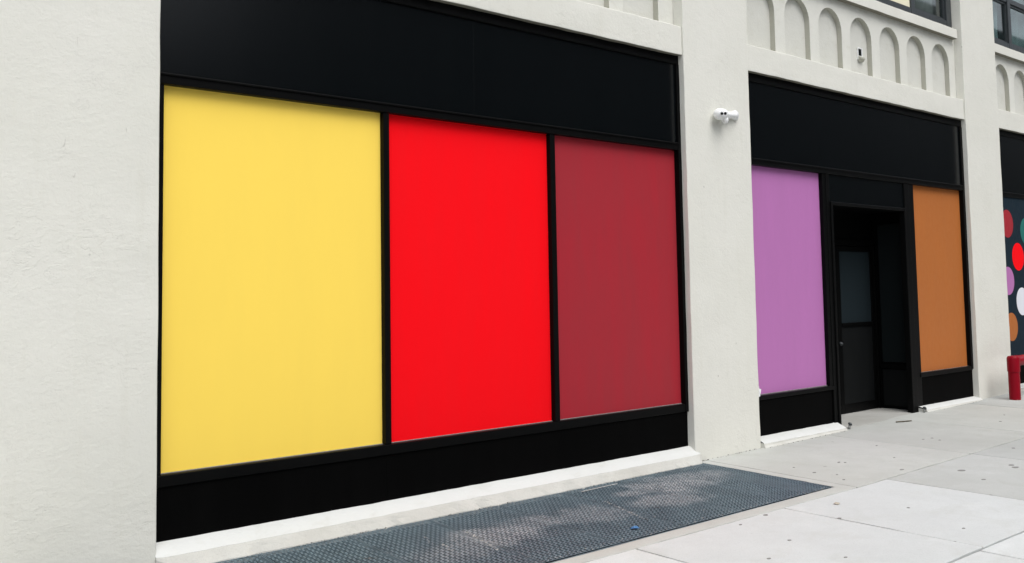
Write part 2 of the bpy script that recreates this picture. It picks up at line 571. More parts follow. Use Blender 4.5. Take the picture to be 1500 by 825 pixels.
# black chewing-gum spots trodden onto the slabs
GUM = [(5.979, -2.413), (5.858, -2.912), (6.807, -2.309), (8.379, -0.891), (8.289, -1.172), (8.176, -1.545), (8.34, -1.377), (9.274, -2.123),
       (9.826, -2.35), (9.735, -2.421), (10.029, -0.855), (9.479, -1.346), (10.796, -1.189), (8.993, -2.446), (7.148, -3.096), (8.931, -1.118),
       (8.891, -1.072), (10.774, -1.986), (10.876, -1.064), (10.733, -1.032), (8.951, -1.699), (6.756, -3.212), (6.509, -1.853), (5.483, -2.583),
       (6.115, -1.903), (8.912, -1.063), (7.5, -2.5), (12.6, -1.1), (13.2, -0.9), (11.3, -2.4), (12.4, -2.5)]
BIG = {(9.274, -2.123): 0.034, (5.857, -2.913): 0.022, (9.735, -2.421): 0.03, (9.826, -2.35): 0.026}


def find_slab(x, y):
    for rows, y0, y1, sk in ((rowA, -1.8, 0.1, 0.10), (rowB, -3.417, -1.8, 0.05)):
        if y0 <= y < y1:
            for a, b, s in rows:
                if a + sk * (y + 1.8) <= x < b + sk * (y + 1.8):
                    return s
    return walk


for i, (x, y) in enumerate(GUM):
    s = find_slab(x, y)
    R = BIG.get((x, y), random.uniform(0.010, 0.019))
    bm = bmesh.new()
    n = 12
    dep = gz(x)
    if s is not walk:                                    # sit on the slab's own uneven top
        hit, loc, nor, _ = s.ray_cast(Vector((x, y, 1)), Vector((0, 0, -1)))
        dep = loc.z if hit else dep
    rim, mid = [], []
    for k in range(n):
        t = 2 * math.pi * k / n
        r = R * (1 + 0.35 * noise.noise(Vector((x * 9 + math.cos(t), y * 9 + math.sin(t), i))))
        rim.append(bm.verts.new((x + 1.5 * r * math.cos(t), y + r * math.sin(t), dep - 0.002)))
        mid.append(bm.verts.new((x + 1.2 * r * math.cos(t), y + 0.8 * r * math.sin(t), dep + 0.0035)))
    for k in range(n):
        bm.faces.new([rim[k], rim[(k + 1) % n], mid[(k + 1) % n], mid[k]])
    bm.faces.new(mid)
    obj('gum_spot', bm, M_gum, s)

# ------------------------------------------------------------------ building
B = thing('building', 'off-white stucco building facade with arched niches above black shopfronts', 'building')
BAYS = [(2.46, 7.985), (9.12, 14.56), (15.715, 21.2)]
PIERS = [(-5.0, 2.46), (7.985, 9.12), (14.56, 15.715), (21.2, 26.0)]
for x0, x1 in PIERS:
    gridbox('pier', M_wall, B, x0, x1, 0.0, 0.9, -0.25, 8.6, step=0.11, amp=0.0045, freq=3.5, bev=0.010)


def soot_shade_below(o, zmax):
    """bare sooty undersides, with the shade below lintel and sill painted into the colour"""
    o.data.materials.append(M_soot_shade)
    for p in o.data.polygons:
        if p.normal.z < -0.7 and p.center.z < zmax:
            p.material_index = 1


def arch_plate(x0, x1, zb, zt, cxs, yf, yb):
    """the spandrel: a plate pierced by round-headed openings with reveals"""
    bm = bmesh.new()
    W, ztop = 0.272, 5.305
    zs = ztop - W
    N = 14

    def q(*pts):
        bm.faces.new([bm.verts.new(p) for p in pts])
    edges = [x0]
    for a, b in zip(cxs, cxs[1:]):
        edges.append((a + b) / 2)
    edges.append(x1)
    for cx, a, b in zip(cxs, edges, edges[1:]):
        cx += random.uniform(-0.006, 0.006)
        l, r = cx - W, cx + W
        q((a, yf, zb), (l, yf, zb), (l, yf, zs), (a, yf, zs))
        q((r, yf, zb), (b, yf, zb), (b, yf, zs), (r, yf, zs))
        q((a, yf, zs), (l, yf, zs), (l, yf, zt), (a, yf, zt))
        q((r, yf, zs), (b, yf, zs), (b, yf, zt), (r, yf, zt))
        pts = [(cx - W * math.cos(math.pi * i / N), zs + W * math.sin(math.pi * i / N)) for i in range(N + 1)]
        for (ax, az), (bx, bz) in zip(pts, pts[1:]):
            q((ax, yf, az), (bx, yf, bz), (bx, yf, zt), (ax, yf, zt))
            q((ax, yf, az), (ax, yb, az), (bx, yb, bz), (bx, yf, bz))
        q((l, yf, zb), (l, yf, zs), (l, yb, zs), (l, yb, zb))
        q((r, yf, zb), (r, yb, zb), (r, yb, zs), (r, yf, zs))
    bmesh.ops.remove_doubles(bm, verts=bm.verts, dist=0.0005)
    return bm


SP = 0.125
for bi, (x0, x1) in enumerate(BAYS):
    lin = gridbox('lintel', M_wall, B, x0 + 0.001, x1 - 0.001, 0.018, 0.6, 4.205, 4.512, step=0.10, amp=0.0065, freq=4.0, bev=0.010)
    soot_shade_below(lin, 4.25)
    c = (x0 + x1) / 2
    cxs = [c + 0.75 * (k - 3) for k in range(7)]
    sp = obj('spandrel', arch_plate(x0 + 0.002, x1 - 0.002, 4.50, 5.46, cxs, SP, SP + 0.068), M_span, B)
    sp.data.materials.append(M_shade)
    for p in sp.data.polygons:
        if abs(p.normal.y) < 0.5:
            p.material_index = 1  # arch reveals get the colour with shade painted in
    for cx in cxs:
        box('arch_panel', M_niche, sp, cx - 0.31, cx + 0.31, SP + 0.0685, SP + 0.09, 4.505, 5.40, bev=0)
    # projecting sill below the windows
    bm = gridbox_bm(x0 + 0.055, x1 - 0.045, 0.045, 0.34, 5.437, 5.575, 0.11, 0.004, 4.0)
    for v in bm.verts:                                   # weathered top falls to the street
        if v.co.z > 5.53 and v.co.y > 0.1:
            v.co.z += 0.05
    sill = bevel(obj('window_sill', bm, M_wall, B, True), 0.006)
    sill.modifiers.new('normals', 'WEIGHTED_NORMAL').keep_sharp = True
    soot_shade_below(sill, 5.47)
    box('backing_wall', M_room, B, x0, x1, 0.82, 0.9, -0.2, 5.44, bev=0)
    # windows
    yw = 0.135
    zb, zt = 5.628, 8.15
    w = bpy.data.objects.new('window', None)
    col.objects.link(w)
    w.parent = B
    xr = x1 - 0.012
    xl = x0 + 0.012
    box('bottom_rail', M_frame, w, xl, xr, yw + 0.004, yw + 0.10, zb, zb + 0.085, 0.004)
    box('top_rail', M_frame, w, xl, xr, yw + 0.004, yw + 0.10, zt - 0.09, zt, 0.004)
    box('transom', M_frame, w, xl, xr, yw + 0.010, yw + 0.09, 6.41, 6.47, 0.004)
    n = 5
    pitch = 1.045
    x_ref = xr - 0.20
    mull = []
    if bi == 1:
        mull = [13.35 - pitch * k for k in range(4)]
    else:
        mull = [x0 + 0.96 + pitch * k for k in range(5) if x0 + 0.96 + pitch * k < x1 - 0.5]
    mull = sorted(mull)
    jam = [(xl, xl + 0.10), (xr - 0.16, xr)]
    for a, b in jam:
        box('jamb', M_frame, w, a, b, yw, yw + 0.11, zb, zt, 0.004)
    edges = [xl + 0.10]
    for mx in mull:
        box('mullion', M_frame, w, mx - 0.055, mx + 0.055, yw, yw + 0.10, zb, zt, 0.004)
        edges += [mx - 0.055, mx + 0.055]
    edges.append(xr - 0.16)
    for k in range(0, len(edges), 2):
        a, b = edges[k], edges[k + 1]
        for z0, z1 in ((zb + 0.085, 6.41), (6.47, zt - 0.09)):
            # slim sash round each pane
            bm = bmesh.new()
            s = 0.035
            bbox(bm, a, a + s, yw + 0.03, yw + 0.075, z0, z1)
            bbox(bm, b - s, b, yw + 0.03, yw + 0.075, z0, z1)
            bbox(bm, a + s, b - s, yw + 0.031, yw + 0.074, z0, z0 + s)
            bbox(bm, a + s, b - s, yw + 0.031, yw + 0.074, z1 - s, z1)
            obj('sash', bm, M_frame, w)
            pan = box('pane', M_glass, w, a + s, b - s, yw + 0.050, yw + 0.056, z0 + s, z1 - s, 0)
        cream = bi == 1 and b < 13.4
        if cream:
            box('blind', M_cream, w, a - 0.02, b + 0.02, yw - 0.012 + 0.036, yw + 0.046, zb + 0.09, 6.40, 0, label='cream blind filling the sash')
        else:
            bm = bmesh.new()                             # gathered curtain hanging behind the glass
            nu, nv = 60, 8
            rows = []
            for v in range(nv + 1):
                r_ = []
                for u in range(nu + 1):
                    x = a - 0.05 + (b - a + 0.1) * u / nu
                    z = zb + (zt - zb) * v / nv
                    y = yw + 0.17 + 0.035 * math.sin(x * 22 + 1.3 * v * 0.35 * math.sin(x * 3)) + 0.03 * noise.noise(Vector((x * 6, z * 1.2, bi)))
                    r_.append(bm.verts.new((x, y, z)))
                rows.append(r_)
            for v in range(nv):
                for u in range(nu):
                    bm.faces.new([rows[v][u], rows[v][u + 1], rows[v + 1][u + 1], rows[v + 1][u]])
            obj('curtain', bm, M_curtb if bi == 1 else M_curt, w, True)
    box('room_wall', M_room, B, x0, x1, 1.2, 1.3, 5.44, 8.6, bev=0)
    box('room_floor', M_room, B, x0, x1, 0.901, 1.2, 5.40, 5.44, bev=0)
    gridbox('upper_lintel', M_wall, B, x0 + 0.001, x1 - 0.001, 0.03, 0.6, 8.15, 8.6, step=0.3, amp=0.004)
box('parapet', M_wall, B, -5.0, 26.0, 0.0, 1.4, 8.601, 9.0, 0.01)


def ledge(x0, x1, z_back, z_front, y_front0, flare0, seed, ragged=0.02, fade=(0.0, 0.0)):
    """painted plinth under a shopfront: a sloping top that falls to the street over a rough cement face"""
    bm = bmesh.new()
    n = max(4, int((x1 - x0) / 0.055))
    L = []
    for i in range(n + 1):
        x = x0 + (x1 - x0) * i / n
        nz = noise.noise(Vector((x * 2.3, seed, 0)))
        n2 = noise.noise(Vector((x * 7.1, seed, 3)))
        n3 = noise.noise(Vector((x * 13, seed, 8)))
        g = gz(x)
        e = min(1.0, (x - x0 + 0.01) / fade[0] if fade[0] else 1.0, (x1 - x + 0.01) / fade[1] if fade[1] else 1.0)
        y_front, flare = y_front0 * e + 0.004 * (1 - e), flare0 * e
        ps = [(0.20, z_back + 0.006), (0.06, z_back + 0.004 * nz + 0.003 * n2), (y_front + 0.012 + 0.006 * nz, z_front + 0.005 + 0.004 * n2),
              (y_front - 0.002 + 0.006 * nz + 0.003 * n3, z_front - 0.006 + 0.004 * n2)]
        L.append([bm.verts.new((x, y, z)) for y, z in ps])
    for a, b in zip(L, L[1:]):
        for k in range(len(a) - 1):
            bm.faces.new([a[k], b[k], b[k + 1], a[k + 1]])
    o = obj('ledge_top', bm, M_ledge, B, True)
    bm = bmesh.new()
    L = []
    for i in range(n + 1):
        x = x0 + (x1 - x0) * i / n
        nz = noise.noise(Vector((x * 2.3, seed, 0)))
        n2 = noise.noise(Vector((x * 7.1, seed, 3)))
        n3 = noise.noise(Vector((x * 13, seed, 8)))
        g = gz(x)
        e = min(1.0, (x - x0 + 0.01) / fade[0] if fade[0] else 1.0, (x1 - x + 0.01) / fade[1] if fade[1] else 1.0)
        y_front, flare = y_front0 * e + 0.004 * (1 - e), flare0 * e
        ps = [(y_front - 0.0015 + 0.006 * nz + 0.003 * n3, z_front - 0.0065 + 0.004 * n2),
              (y_front - 0.006 - flare * 0.1 + 0.006 * nz, z_front - 0.020),
              (y_front - flare * 0.5 + 0.010 * n2, (z_front + g) * 0.5),
              (y_front - flare + ragged * n2 + 0.6 * ragged * n3, g + 0.006),
              (y_front - flare - 0.004 + ragged * n2 + 0.6 * ragged * n3, g - 0.03)]
        if z_front - 0.03 < g + 0.04:
            ps = [ps[0], (y_front - 0.006 + 0.006 * nz, (z_front + g) / 2), ps[3], ps[4]]
        L.append([bm.verts.new((x, y, z)) for y, z in ps])
    for a, b in zip(L, L[1:]):
        for k in range(len(a) - 1):
            bm.faces.new([a[k], b[k], b[k + 1], a[k + 1]])
    for e in (L[0], L[-1]):                              # end caps
        back = [bm.verts.new((e[0].co.x, 0.2, z)) for z in (z_back, gz(e[0].co.x) - 0.03)]
        if len(e) >= 4:
            bm.faces.new(e + [back[1], back[0]])
    obj('ledge_face', bm, M_mortar, B, False)
    return o


ledge(2.452, 8.075, 0.147, 0.083, -0.045, 0.055, 1.0, fade=(0.03, 0.10))
ledge(9.115, 10.80, 0.110, 0.062, -0.045, 0.02, 2.0, 0.01)
ledge(12.86, 14.60, 0.118, 0.092, -0.035, 0.015, 3.0, 0.01, (0, 0.05))
ledge(15.69, 21.25, 0.180, 0.150, -0.045, 0.02, 4.0, 0.01)

# unseen buildings added opposite, sized and darkened for what the glossy paint and glass reflect
M_brick = paint('dark_brick_wall', (0.045, 0.04, 0.037), 0.9, 0.05, 0.05)
for bx0, bx1, bh, lab in ((-60.0, 19.0, 10.0, 'unseen low dark brick building added across the street for reflections'), (19.1, 190.0, 21.0, 'unseen tall dark brick building added across the street for reflections')):
    b2 = thing('unseen_brick_building', lab, 'building', ((bx0 + bx1) / 2, -26, -0.2))
    bm = bmesh.new()
    bbox(bm, bx0, bx1, -36, -25.0, -0.7, bh)
    bbox(bm, bx0 - 0.3, bx1 + 0.05, -36.2, -24.7, bh + 0.001, bh + 0.6)
    bm.transform(Matrix.Translation(-Vector(b2.location)))
    obj('wall', bm, M_brick, b2)
    wm = None
    for fl in range(int(bh / 3.6)):
        for k in range(int((bx1 - bx0) / 3.4)):
            if wm is None:
                bm = bmesh.new()
                bbox(bm, -0.7, 0.7, -0.05, 0.10, 0, 1.9)
                wo_ = obj('far_window', bm, M_frame, b2)
                wm = wo_.data
            else:
                wo_ = bpy.data.objects.new('far_window', wm)
                col.objects.link(wo_)
                wo_.parent = b2
            wo_.location = Vector((bx0 + 1.9 + 3.4 * k, -25.0, 1.0 + 3.6 * fl)) - b2.location

# ------------------------------------------------------------------ shopfronts
YF, YP = 0.08, 0.132                                     # face of the frames, face of the panels
SGROUP = 'black framed shopfronts of the white building'


def seam_panels(sf, name, xs, z0, z1, y, mat=M_blackp):
    for k, (a, b) in enumerate(zip(xs, xs[1:])):
        box(name, mat, sf, a + 0.0008, b - 0.0008, y + 0.0004 * (k % 2), y + 0.04, z0, z1, 0.0008)


def colour_panel(sf, mat, x0, x1, z0, z1, label):
    o = box('panel', mat, sf, x0, x1, YP, YP + 0.03, z0, z1, 0.002, label)
    box('glazing_bead', M_bead, sf, x0 + 0.004, x1 - 0.004, YP - 0.012, YP - 0.0005, z0 - 0.02, z0 + 0.037, 0.003)
    return o


def glazing_frame(sf, x0, x1, zs, zh, mulls):
    """sill rail and head rail with a thin drip bead"""
    box('sill_rail', M_black, sf, x0, x1, YF - 0.006, YP + 0.03, zs - 0.078, zs, 0.006)
    bm = bmesh.new()
    bbox(bm, x0, x1, YF - 0.010, YP + 0.03, zh, zh + 0.078)
    bbox(bm, x0, x1, YF - 0.020, YF - 0.0105, zh + 0.058, zh + 0.074)
    bevel(obj('head_rail', bm, M_black, sf), 0.005)
    for a, b in mulls:
        box('mullion', M_black, sf, a, b, YF, YP + 0.03, zs, zh, 0.005)


# --- first bay
s1 = thing('shopfront', 'wide black shopfront filled with a yellow, a red and a maroon panel', 'shopfront', (0, 0, 0), SGROUP)
x0, x1 = BAYS[0]
box('top_rail', M_black, s1, x0 - 0.02, x1 + 0.02, YF - 0.008, 0.2, 4.118, 4.215, 0.006)
seam_panels(s1, 'fascia_panel', [x0 - 0.02, 5.23, 7.943], 3.285, 4.119, YF + 0.012)
box('side_post', M_black, s1, 7.943, x1 + 0.03, YF - 0.012, 0.2, 0.50, 4.118, 0.006)
box('side_post', M_black, s1, x0 - 0.03, x0 + 0.057, YF, 0.2, 0.52, 3.205, 0.004)
glazing_frame(s1, x0 - 0.02, 7.942, 0.580, 3.207, [(4.289, 4.344), (6.113, 6.175)])
colour_panel(s1, M_yel, x0 + 0.02, 4.30, 0.55, 3.23, 'bright yellow panel')
colour_panel(s1, M_red, 4.315, 6.14, 0.55, 3.23, 'bright red panel')
colour_panel(s1, M_mar, 6.15, x1 - 0.02, 0.55, 3.23, 'dark maroon red panel')
seam_panels(s1, 'base_panel', [x0 - 0.02, 4.30, x1 + 0.012], 0.10, 0.506, YF + 0.008, M_blackb)

# --- second bay with the recessed doorway
s2 = thing('shopfront', 'black shopfront with a recessed door between a purple and an orange panel', 'shopfront', (0, 0, 0), SGROUP)
x0, x1 = BAYS[1]
ZS, ZH = 0.556, 3.152
box('top_rail', M_black, s2, x0 - 0.02, x1 + 0.02, YF - 0.008, 0.2, 4.112, 4.215, 0.006)
seam_panels(s2, 'fascia_panel', [x0 - 0.02, 10.66, 12.99, 13.26, x1 - 0.06], 3.23, 4.113, YF + 0.010)
box('side_post', M_black, s2, x1 - 0.062, x1 + 0.03, YF - 0.012, 0.2, 0.52, 4.112, 0.006)
box('side_post', M_black, s2, x0 - 0.03, x0 + 0.05, YF, 0.2, 0.52, 3.15, 0.005)
bm = bmesh.new()
bbox(bm, x0 - 0.02, x1 - 0.063, YF - 0.010, 0.2, ZH, ZH + 0.078)
bbox(bm, x0 - 0.02, x1 - 0.063, YF - 0.020, YF - 0.0105, ZH + 0.055, ZH + 0.074)
bevel(obj('head_rail', bm, M_black, s2), 0.005)
box('sill_rail', M_black, s2, x0 - 0.02, 10.765, YF - 0.008, 0.2, ZS - 0.046, ZS, 0.006)
box('sill_rail', M_black, s2, 12.955, x1 - 0.02, YF - 0.008, 0.2, ZS - 0.050, ZS + 0.008, 0.006)
colour_panel(s2, M_pur, x0 + 0.02, 10.72, 0.53, 3.17, 'purple panel')
colour_panel(s2, M_ora, 12.98, 14.52, 0.53, 3.17, 'orange brown panel')
seam_panels(s2, 'base_panel', [x0 - 0.02, 10.735], 0.06, 0.512, YF + 0.010, M_blackb)
seam_panels(s2, 'base_panel', [12.93, x1 + 0.01], 0.06, 0.508, YF + 0.010, M_blackb)
DX0, DX1, ZD = 10.865, 12.70, 2.765
zf = gz(11.8)
box('door_post', M_black, s2, 10.692, 10.76, YF + 0.002, 0.2, 0.512, ZH, 0.006)
box('door_post', M_black, s2, 10.7605, DX0 - 0.026, YF - 0.004, 0.24, zf - 0.02, ZH, 0.006)
box('door_post', M_black, s2, DX1 + 0.026, 12.86, YF - 0.004, 0.139, zf - 0.02, ZH, 0.006)
box('door_post', M_black, s2, 12.8605, 13.0, YF + 0.003, 0.16, 0.10, ZH, 0.006)
box('door_casing', M_black, s2, DX0 - 0.025, DX0 + 0.020, YF - 0.020, 0.26, zf - 0.02, ZD + 0.045, 0.006)
box('door_casing', M_black, s2, DX1 - 0.020, DX1 + 0.025, YF - 0.020, 0.14, zf - 0.02, ZD + 0.045, 0.006)
box('door_casing', M_black, s2, DX0 + 0.0205, DX1 - 0.0205, YF - 0.018, 0.26, ZD, ZD + 0.043, 0.006)
box('header_panel', M_blackp, s2, DX0 - 0.025, DX1 + 0.025, YF + 0.012, 0.2, ZD + 0.044, ZH, 0.003)
# alcove: ceiling, side walls with wainscot, door wall
YD = 0.66
box('alcove_ceiling', M_black, s2, 10.801, 12.929, 0.262, 0.80, ZD + 0.02, ZD + 0.06, 0)
# right-hand side wall: lower panel, dado rail, upper panel between stiles
box('alcove_wall', M_black, s2, 12.93, 12.99, 0.161, 0.80, zf - 0.02, ZD + 0.02, 0)
box('wainscot_panel', M_dpanel, s2, 12.912, 12.9295, 0.22, 0.60, 0.10, 0.60, 0.004)
box('dado_rail', M_black, s2, 12.895, 12.9295, 0.165, 0.63, 0.61, 0.665, 0.006)
box('wall_panel', M_sideglass, s2, 12.908, 12.9295, 0.23, 0.59, 0.70, 2.62, 0.004)
box('alcove_wall', M_black, s2, 10.70, 10.80, 0.245, 0.80, zf - 0.02, ZD + 0.02, 0)
box('transom_panel', M_black, s2, 10.801, 12.93, YD + 0.012, 0.74, 2.40, ZD + 0.02, 0.004)
box('door_head', M_black, s2, 10.801, 12.929, YD - 0.02, 0.74, 2.315, 2.399, 0.005)
box('door_jamb', M_black, s2, 12.868, 12.9285, YD - 0.022, 0.74, zf - 0.02, 2.314, 0.005)
box('door_jamb', M_black, s2, 10.802, 10.865, YD - 0.022, 0.74, zf - 0.02, 2.314, 0.005)


def door_leaf(xa, xb, lock_right):
    d = bpy.data.objects.new('door', None)
    col.objects.link(d)
    d.parent = s2
    z0, z1 = 0.058, 2.305
    st = 0.095
    g0, g1 = 1.265, 2.235
    p0, p1 = 0.175, 1.215
    box('stile', M_black, d, xa, xa + st, YD, YD + 0.05, z0, z1, 0.004)
    box('stile', M_black, d, xb - st * 0.7, xb, YD, YD + 0.05, z0, z1, 0.004)
    box('rail', M_black, d, xa + st + 0.0005, xb - st * 0.7 - 0.0005, YD, YD + 0.05, z0, p0, 0.004)
    box('rail', M_black, d, xa + st + 0.0005, xb - st * 0.7 - 0.0005, YD - 0.012, YD + 0.05, p1, g0, 0.006)
    box('rail', M_black, d, xa + st + 0.0005, xb - st * 0.7 - 0.0005, YD, YD + 0.05, g1, z1, 0.004)
    box('glass', M_doorglass, d, xa + st + 0.001, xb - st * 0.7 - 0.001, YD + 0.014, YD + 0.03, g0, g1, 0)
    box('door_panel', M_dpanel, d, xa + st + 0.001, xb - st * 0.7 - 0.001, YD + 0.010, YD + 0.03, p0, p1, 0.003)
    xk = xa + 0.035
    bm = bmesh.new()
    lathe(bm, [(0.028, 0), (0.028, 0.012), (0.018, 0.02), (0.018, 0.03), (0.006, 0.034)], 16, (xk, YD - 0.0, 0.99), (0, -1, 0))
    obj('lock', bm, M_frame, d, True)
    return d


door_leaf(11.905, 12.866, False)
door_leaf(10.867, 11.900, True)
# threshold slab of the alcove
bm = gridbox_bm(10.80, 12.94, -0.005, 0.76, -0.2, 0.0, 0.14, 0.004)
for v in bm.verts:
    v.co.z += zf + 0.012 - (0.012 if v.co.y < 0.02 else 0)
bevel(obj('threshold', bm, M_threshold, walk, True), 0.01).modifiers.new('normals', 'WEIGHTED_NORMAL')
# torn scrap of masking tape left in the corner of the purple panel
bm = bmesh.new()
pts = [(9.128, .548), (9.128, .66), (9.15, .668), (9.165, .64), (9.19, .632), (9.185, .60), (9.172, .575), (9.178, .556)]
f = [bm.verts.new((x + 0.05, YF - 0.024 + 0.006 * (i % 2), z)) for i, (x, z) in enumerate(pts)]
bm.faces.new(f)
r = bmesh.ops.extrude_face_region(bm, geom=bm.faces[:])
for v in r['geom']:
    if isinstance(v, bmesh.types.BMVert):
        v.co.y += 0.004
obj('torn_tape', bm, M_tape, s2)

# --- third bay with the spotted panel
s3 = thing('shopfront', 'black shopfront with big coloured dots on a dark navy panel at the right edge', 'shopfront', (0, 0, 0), SGROUP)
x0, x1 = BAYS[2]
box('top_rail', M_black, s3, x0 - 0.02, x1 + 0.02, YF - 0.008, 0.2, 4.12, 4.215, 0.006)
seam_panels(s3, 'fascia_panel', [x0 - 0.02, 17.5, 19.3, x1 + 0.02], 3.22, 4.121, YF + 0.010)
box('side_post', M_black, s3, x0 - 0.03, x0 + 0.05, YF, 0.2, 0.56, 3.14, 0.005)
box('side_post', M_black, s3, x1 - 0.05, x1 + 0.03, YF, 0.2, 0.56, 3.14, 0.005)
glazing_frame(s3, x0 - 0.02, x1 + 0.02, 0.60, 3.135, [])
nav = box('panel', M_navy, s3, x0 + 0.02, x1 - 0.02, YF + 0.006, YP + 0.03, 0.575, 3.16, 0.002, 'dark navy panel with coloured dots')
seam_panels(s3, 'base_panel', [x0 - 0.02, 18.4, x1 + 0.02], 0.16, 0.522, YF + 0.008, M_blackb)
DOTS = [(16.033, 2.71, M_mar), (16.385, 2.19, M_red), (15.965, 1.805, M_pur), (16.46, 1.473, M_whitep), (16.01, 1.082, M_ora), (16.75, 2.607, M_teal),
        (16.86, 1.92, M_ora), (16.95, 1.15, M_yel), (17.25, 2.35, M_pur), (17.4, 1.62, M_mar), (17.6, 2.8, M_whitep), (17.75, 1.1, M_red),
        (17.95, 2.05, M_teal), (18.3, 2.6, M_ora), (18.4, 1.5, M_yel)]
for x, z, m in DOTS:
    bm = bmesh.new()
    lathe(bm, [(0.222, 0.0), (0.222, 0.0025)], 48, (x, YF + 0.0065, z), (0, -1, 0))
    if m is M_mar and False:
        pass
    obj('dot', bm, m, nav)

# ------------------------------------------------------------------ ventilation grating
G = thing('ventilation_grating', 'blue-grey steel grating set in the pavement in front of the widest shopfront', 'grating')


def grate_panel(x0, x1, first=False):
    """reticulated bars: bent strips that touch their neighbours and leave staggered holes, between straight end bars"""
    bm = bmesh.new()
    P, Hh = 0.043, 0.0035
    y0, y1 = -1.62, -0.04
    pitch = 0.0285
    ztop = 0.0

    def sk(x, y):
        return x + 0.115 * (y + 1.6) - 0.10
    n_rows = int((y1 - y0) / pitch)

    def bar(x0_, y0_, x1_, y1_, w, zt_):
        d = Vector((x1_ - x0_, y1_ - y0_)).normalized()
        nx_, ny_ = -d.y * w / 2, d.x * w / 2
        t = [bm.verts.new((px_, py_, zt_)) for px_, py_ in ((x0_ - nx_, y0_ - ny_), (x1_ - nx_, y1_ - ny_), (x1_ + nx_, y1_ + ny_), (x0_ + nx_, y0_ + ny_))]
        q_ = [bm.verts.new((v.co.x, v.co.y, zt_ - Hh)) for v in t]
        bm.faces.new(t)
        bm.faces.new([q_[0], q_[1], t[1], t[0]])
        bm.faces.new([t[3], t[2], q_[2], q_[3]])
    for r in range(n_rows + 1):
        y = y0 + pitch * r
        xa, xb = sk(x0, y) + 0.006, sk(x1, y) - 0.006
        m = int((xb - xa) / 0.24) + 1
        for k in range(m):                               # bearing bars run along the front
            bar(xa + (xb - xa) * k / m, y, xa + (xb - xa) * (k + 1) / m, y, 0.0075, ztop)
        if r == n_rows:
            break
        x = math.floor(xa / P) * P + (0.22 * P if r % 2 else 0)
        while x < xb - 0.016:                            # short ties, staggered from row to row
            if x > xa:
                bar(x - 0.003, y + 0.0040, x + 0.003, y + pitch - 0.0040, 0.014, ztop - 0.0018)
            x += P
    # end bars
    for xe in (x0, x1):
        for s in (1,):
            w = 0.005
            pts = [(sk(xe, y0) + (0.003 if xe == x0 else -0.003) - w / 2, y0), (sk(xe, y0) + (0.003 if xe == x0 else -0.003) + w / 2, y0),
                   (sk(xe, y1) + (0.003 if xe == x0 else -0.003) + w / 2, y1), (sk(xe, y1) + (0.003 if xe == x0 else -0.003) - w / 2, y1)]
            v = [bm.verts.new((px_, py_, z)) for z in (ztop - 0.0015, ztop - 0.035) for px_, py_ in pts]
            for f in ((0, 1, 2, 3), (0, 4, 5, 1), (1, 5, 6, 2), (2, 6, 7, 3), (3, 7, 4, 0)):
                bm.faces.new([v[i] for i in f])
    for v in bm.verts:
        v.co.z += gz(v.co.x) + 0.0025 * noise.noise(Vector((v.co.x * 1.3, v.co.y * 1.3, 0)))
    return obj('grate_panel', bm, M_grate, G)


gx = [1.62, 2.34, 3.06, 3.77, 4.49, 5.21, 5.93, 6.62, 7.31, 7.945]
for a, b in zip(gx, gx[1:]):
    grate_panel(a + 0.002, b - 0.002)
# angle-iron front edge of the frame and the dark pit below
bm = bmesh.new()
bbox(bm, 1.56, 7.86, -1.645, -1.632, -0.10, -0.012)
obj('edge_angle', bm, M_grate, G)
bm = bmesh.new()
for pts in (((1.5, -1.70, -.6), (8.2, -1.70, -.6), (8.2, 0, -.6), (1.5, 0, -.6)), ((1.5, -1.66, -.6), (8.2, -1.66, -.6), (8.2, -1.66, -.06), (1.5, -1.66, -.06)),
            ((1.5, -0.02, -.6), (8.2, -0.02, -.6), (8.2, -0.02, -.03), (1.5, -0.02, -.03)), ((8.1, -1.7, -.6), (8.1, 0, -.6), (8.1, 0, -.04), (8.1, -1.7, -.04)),
            ((1.58, -1.7, -.6), (1.58, 0, -.6), (1.58, 0, -.04), (1.58, -1.7, -.04))):
    bm.faces.new([bm.verts.new(p) for p in pts])
obj('pit', bm, M_pit, G)


# grit caught along the grating's front edge and in the panel seams
def chip(bm, x, y, z, r, rnd):
    v = [bm.verts.new((x + rnd.uniform(-1, 1) * r, y + rnd.uniform(-1, 1) * r, z + rnd.uniform(-0.2, 1) * r)) for _ in range(4)]
    for f in ((0, 1, 2), (0, 2, 3), (0, 3, 1), (1, 3, 2)):
        bm.faces.new([v[i] for i in f])


bm = bmesh.new()
rnd = random.Random(3)
for _ in range(420):
    x = rnd.uniform(3.8, 7.8)
    y = -1.632 + abs(rnd.gauss(0, 0.028))
    chip(bm, x, y, gz(x) + 0.001, rnd.uniform(0.002, 0.006), rnd)
for xs, ys, xe, ye, n, s in ((5.99, -0.62, 5.74, -1.28, 70, 1.2), (4.53, -0.59, 4.355, -1.19, 90, 1.2), (6.80, -0.45, 6.70, -0.80, 50, 1.0), (4.17, -0.80, 4.10, -1.05, 12, 2.0),
                             (4.2, -0.55, 4.12, -0.75, 8, 1.5)):
    for _ in range(n):
        t = rnd.random()
        x, y = xs + (xe - xs) * t + rnd.gauss(0, 0.008), ys + (ye - ys) * t
        chip(bm, x, y, gz(x) + 0.002, rnd.uniform(0.003, 0.008) * s, rnd)
for _ in range(140):
    x, y = rnd.uniform(2.8, 7.8), rnd.uniform(-1.6, -0.1)
    chip(bm, x, y, gz(x) + 0.001, rnd.uniform(0.002, 0.006), rnd)
for _ in range(160):                                      # crumbs of mortar along the ledge and the pier foot
    x = rnd.uniform(3.0, 10.7)
    y = rnd.gauss(-0.10, 0.03) if x < 8 else rnd.gauss(-0.06, 0.035)
    chip(bm, x, y, gz(x) + 0.001, rnd.uniform(0.002, 0.007), rnd)
o = obj('grit', bm, M_rubble)
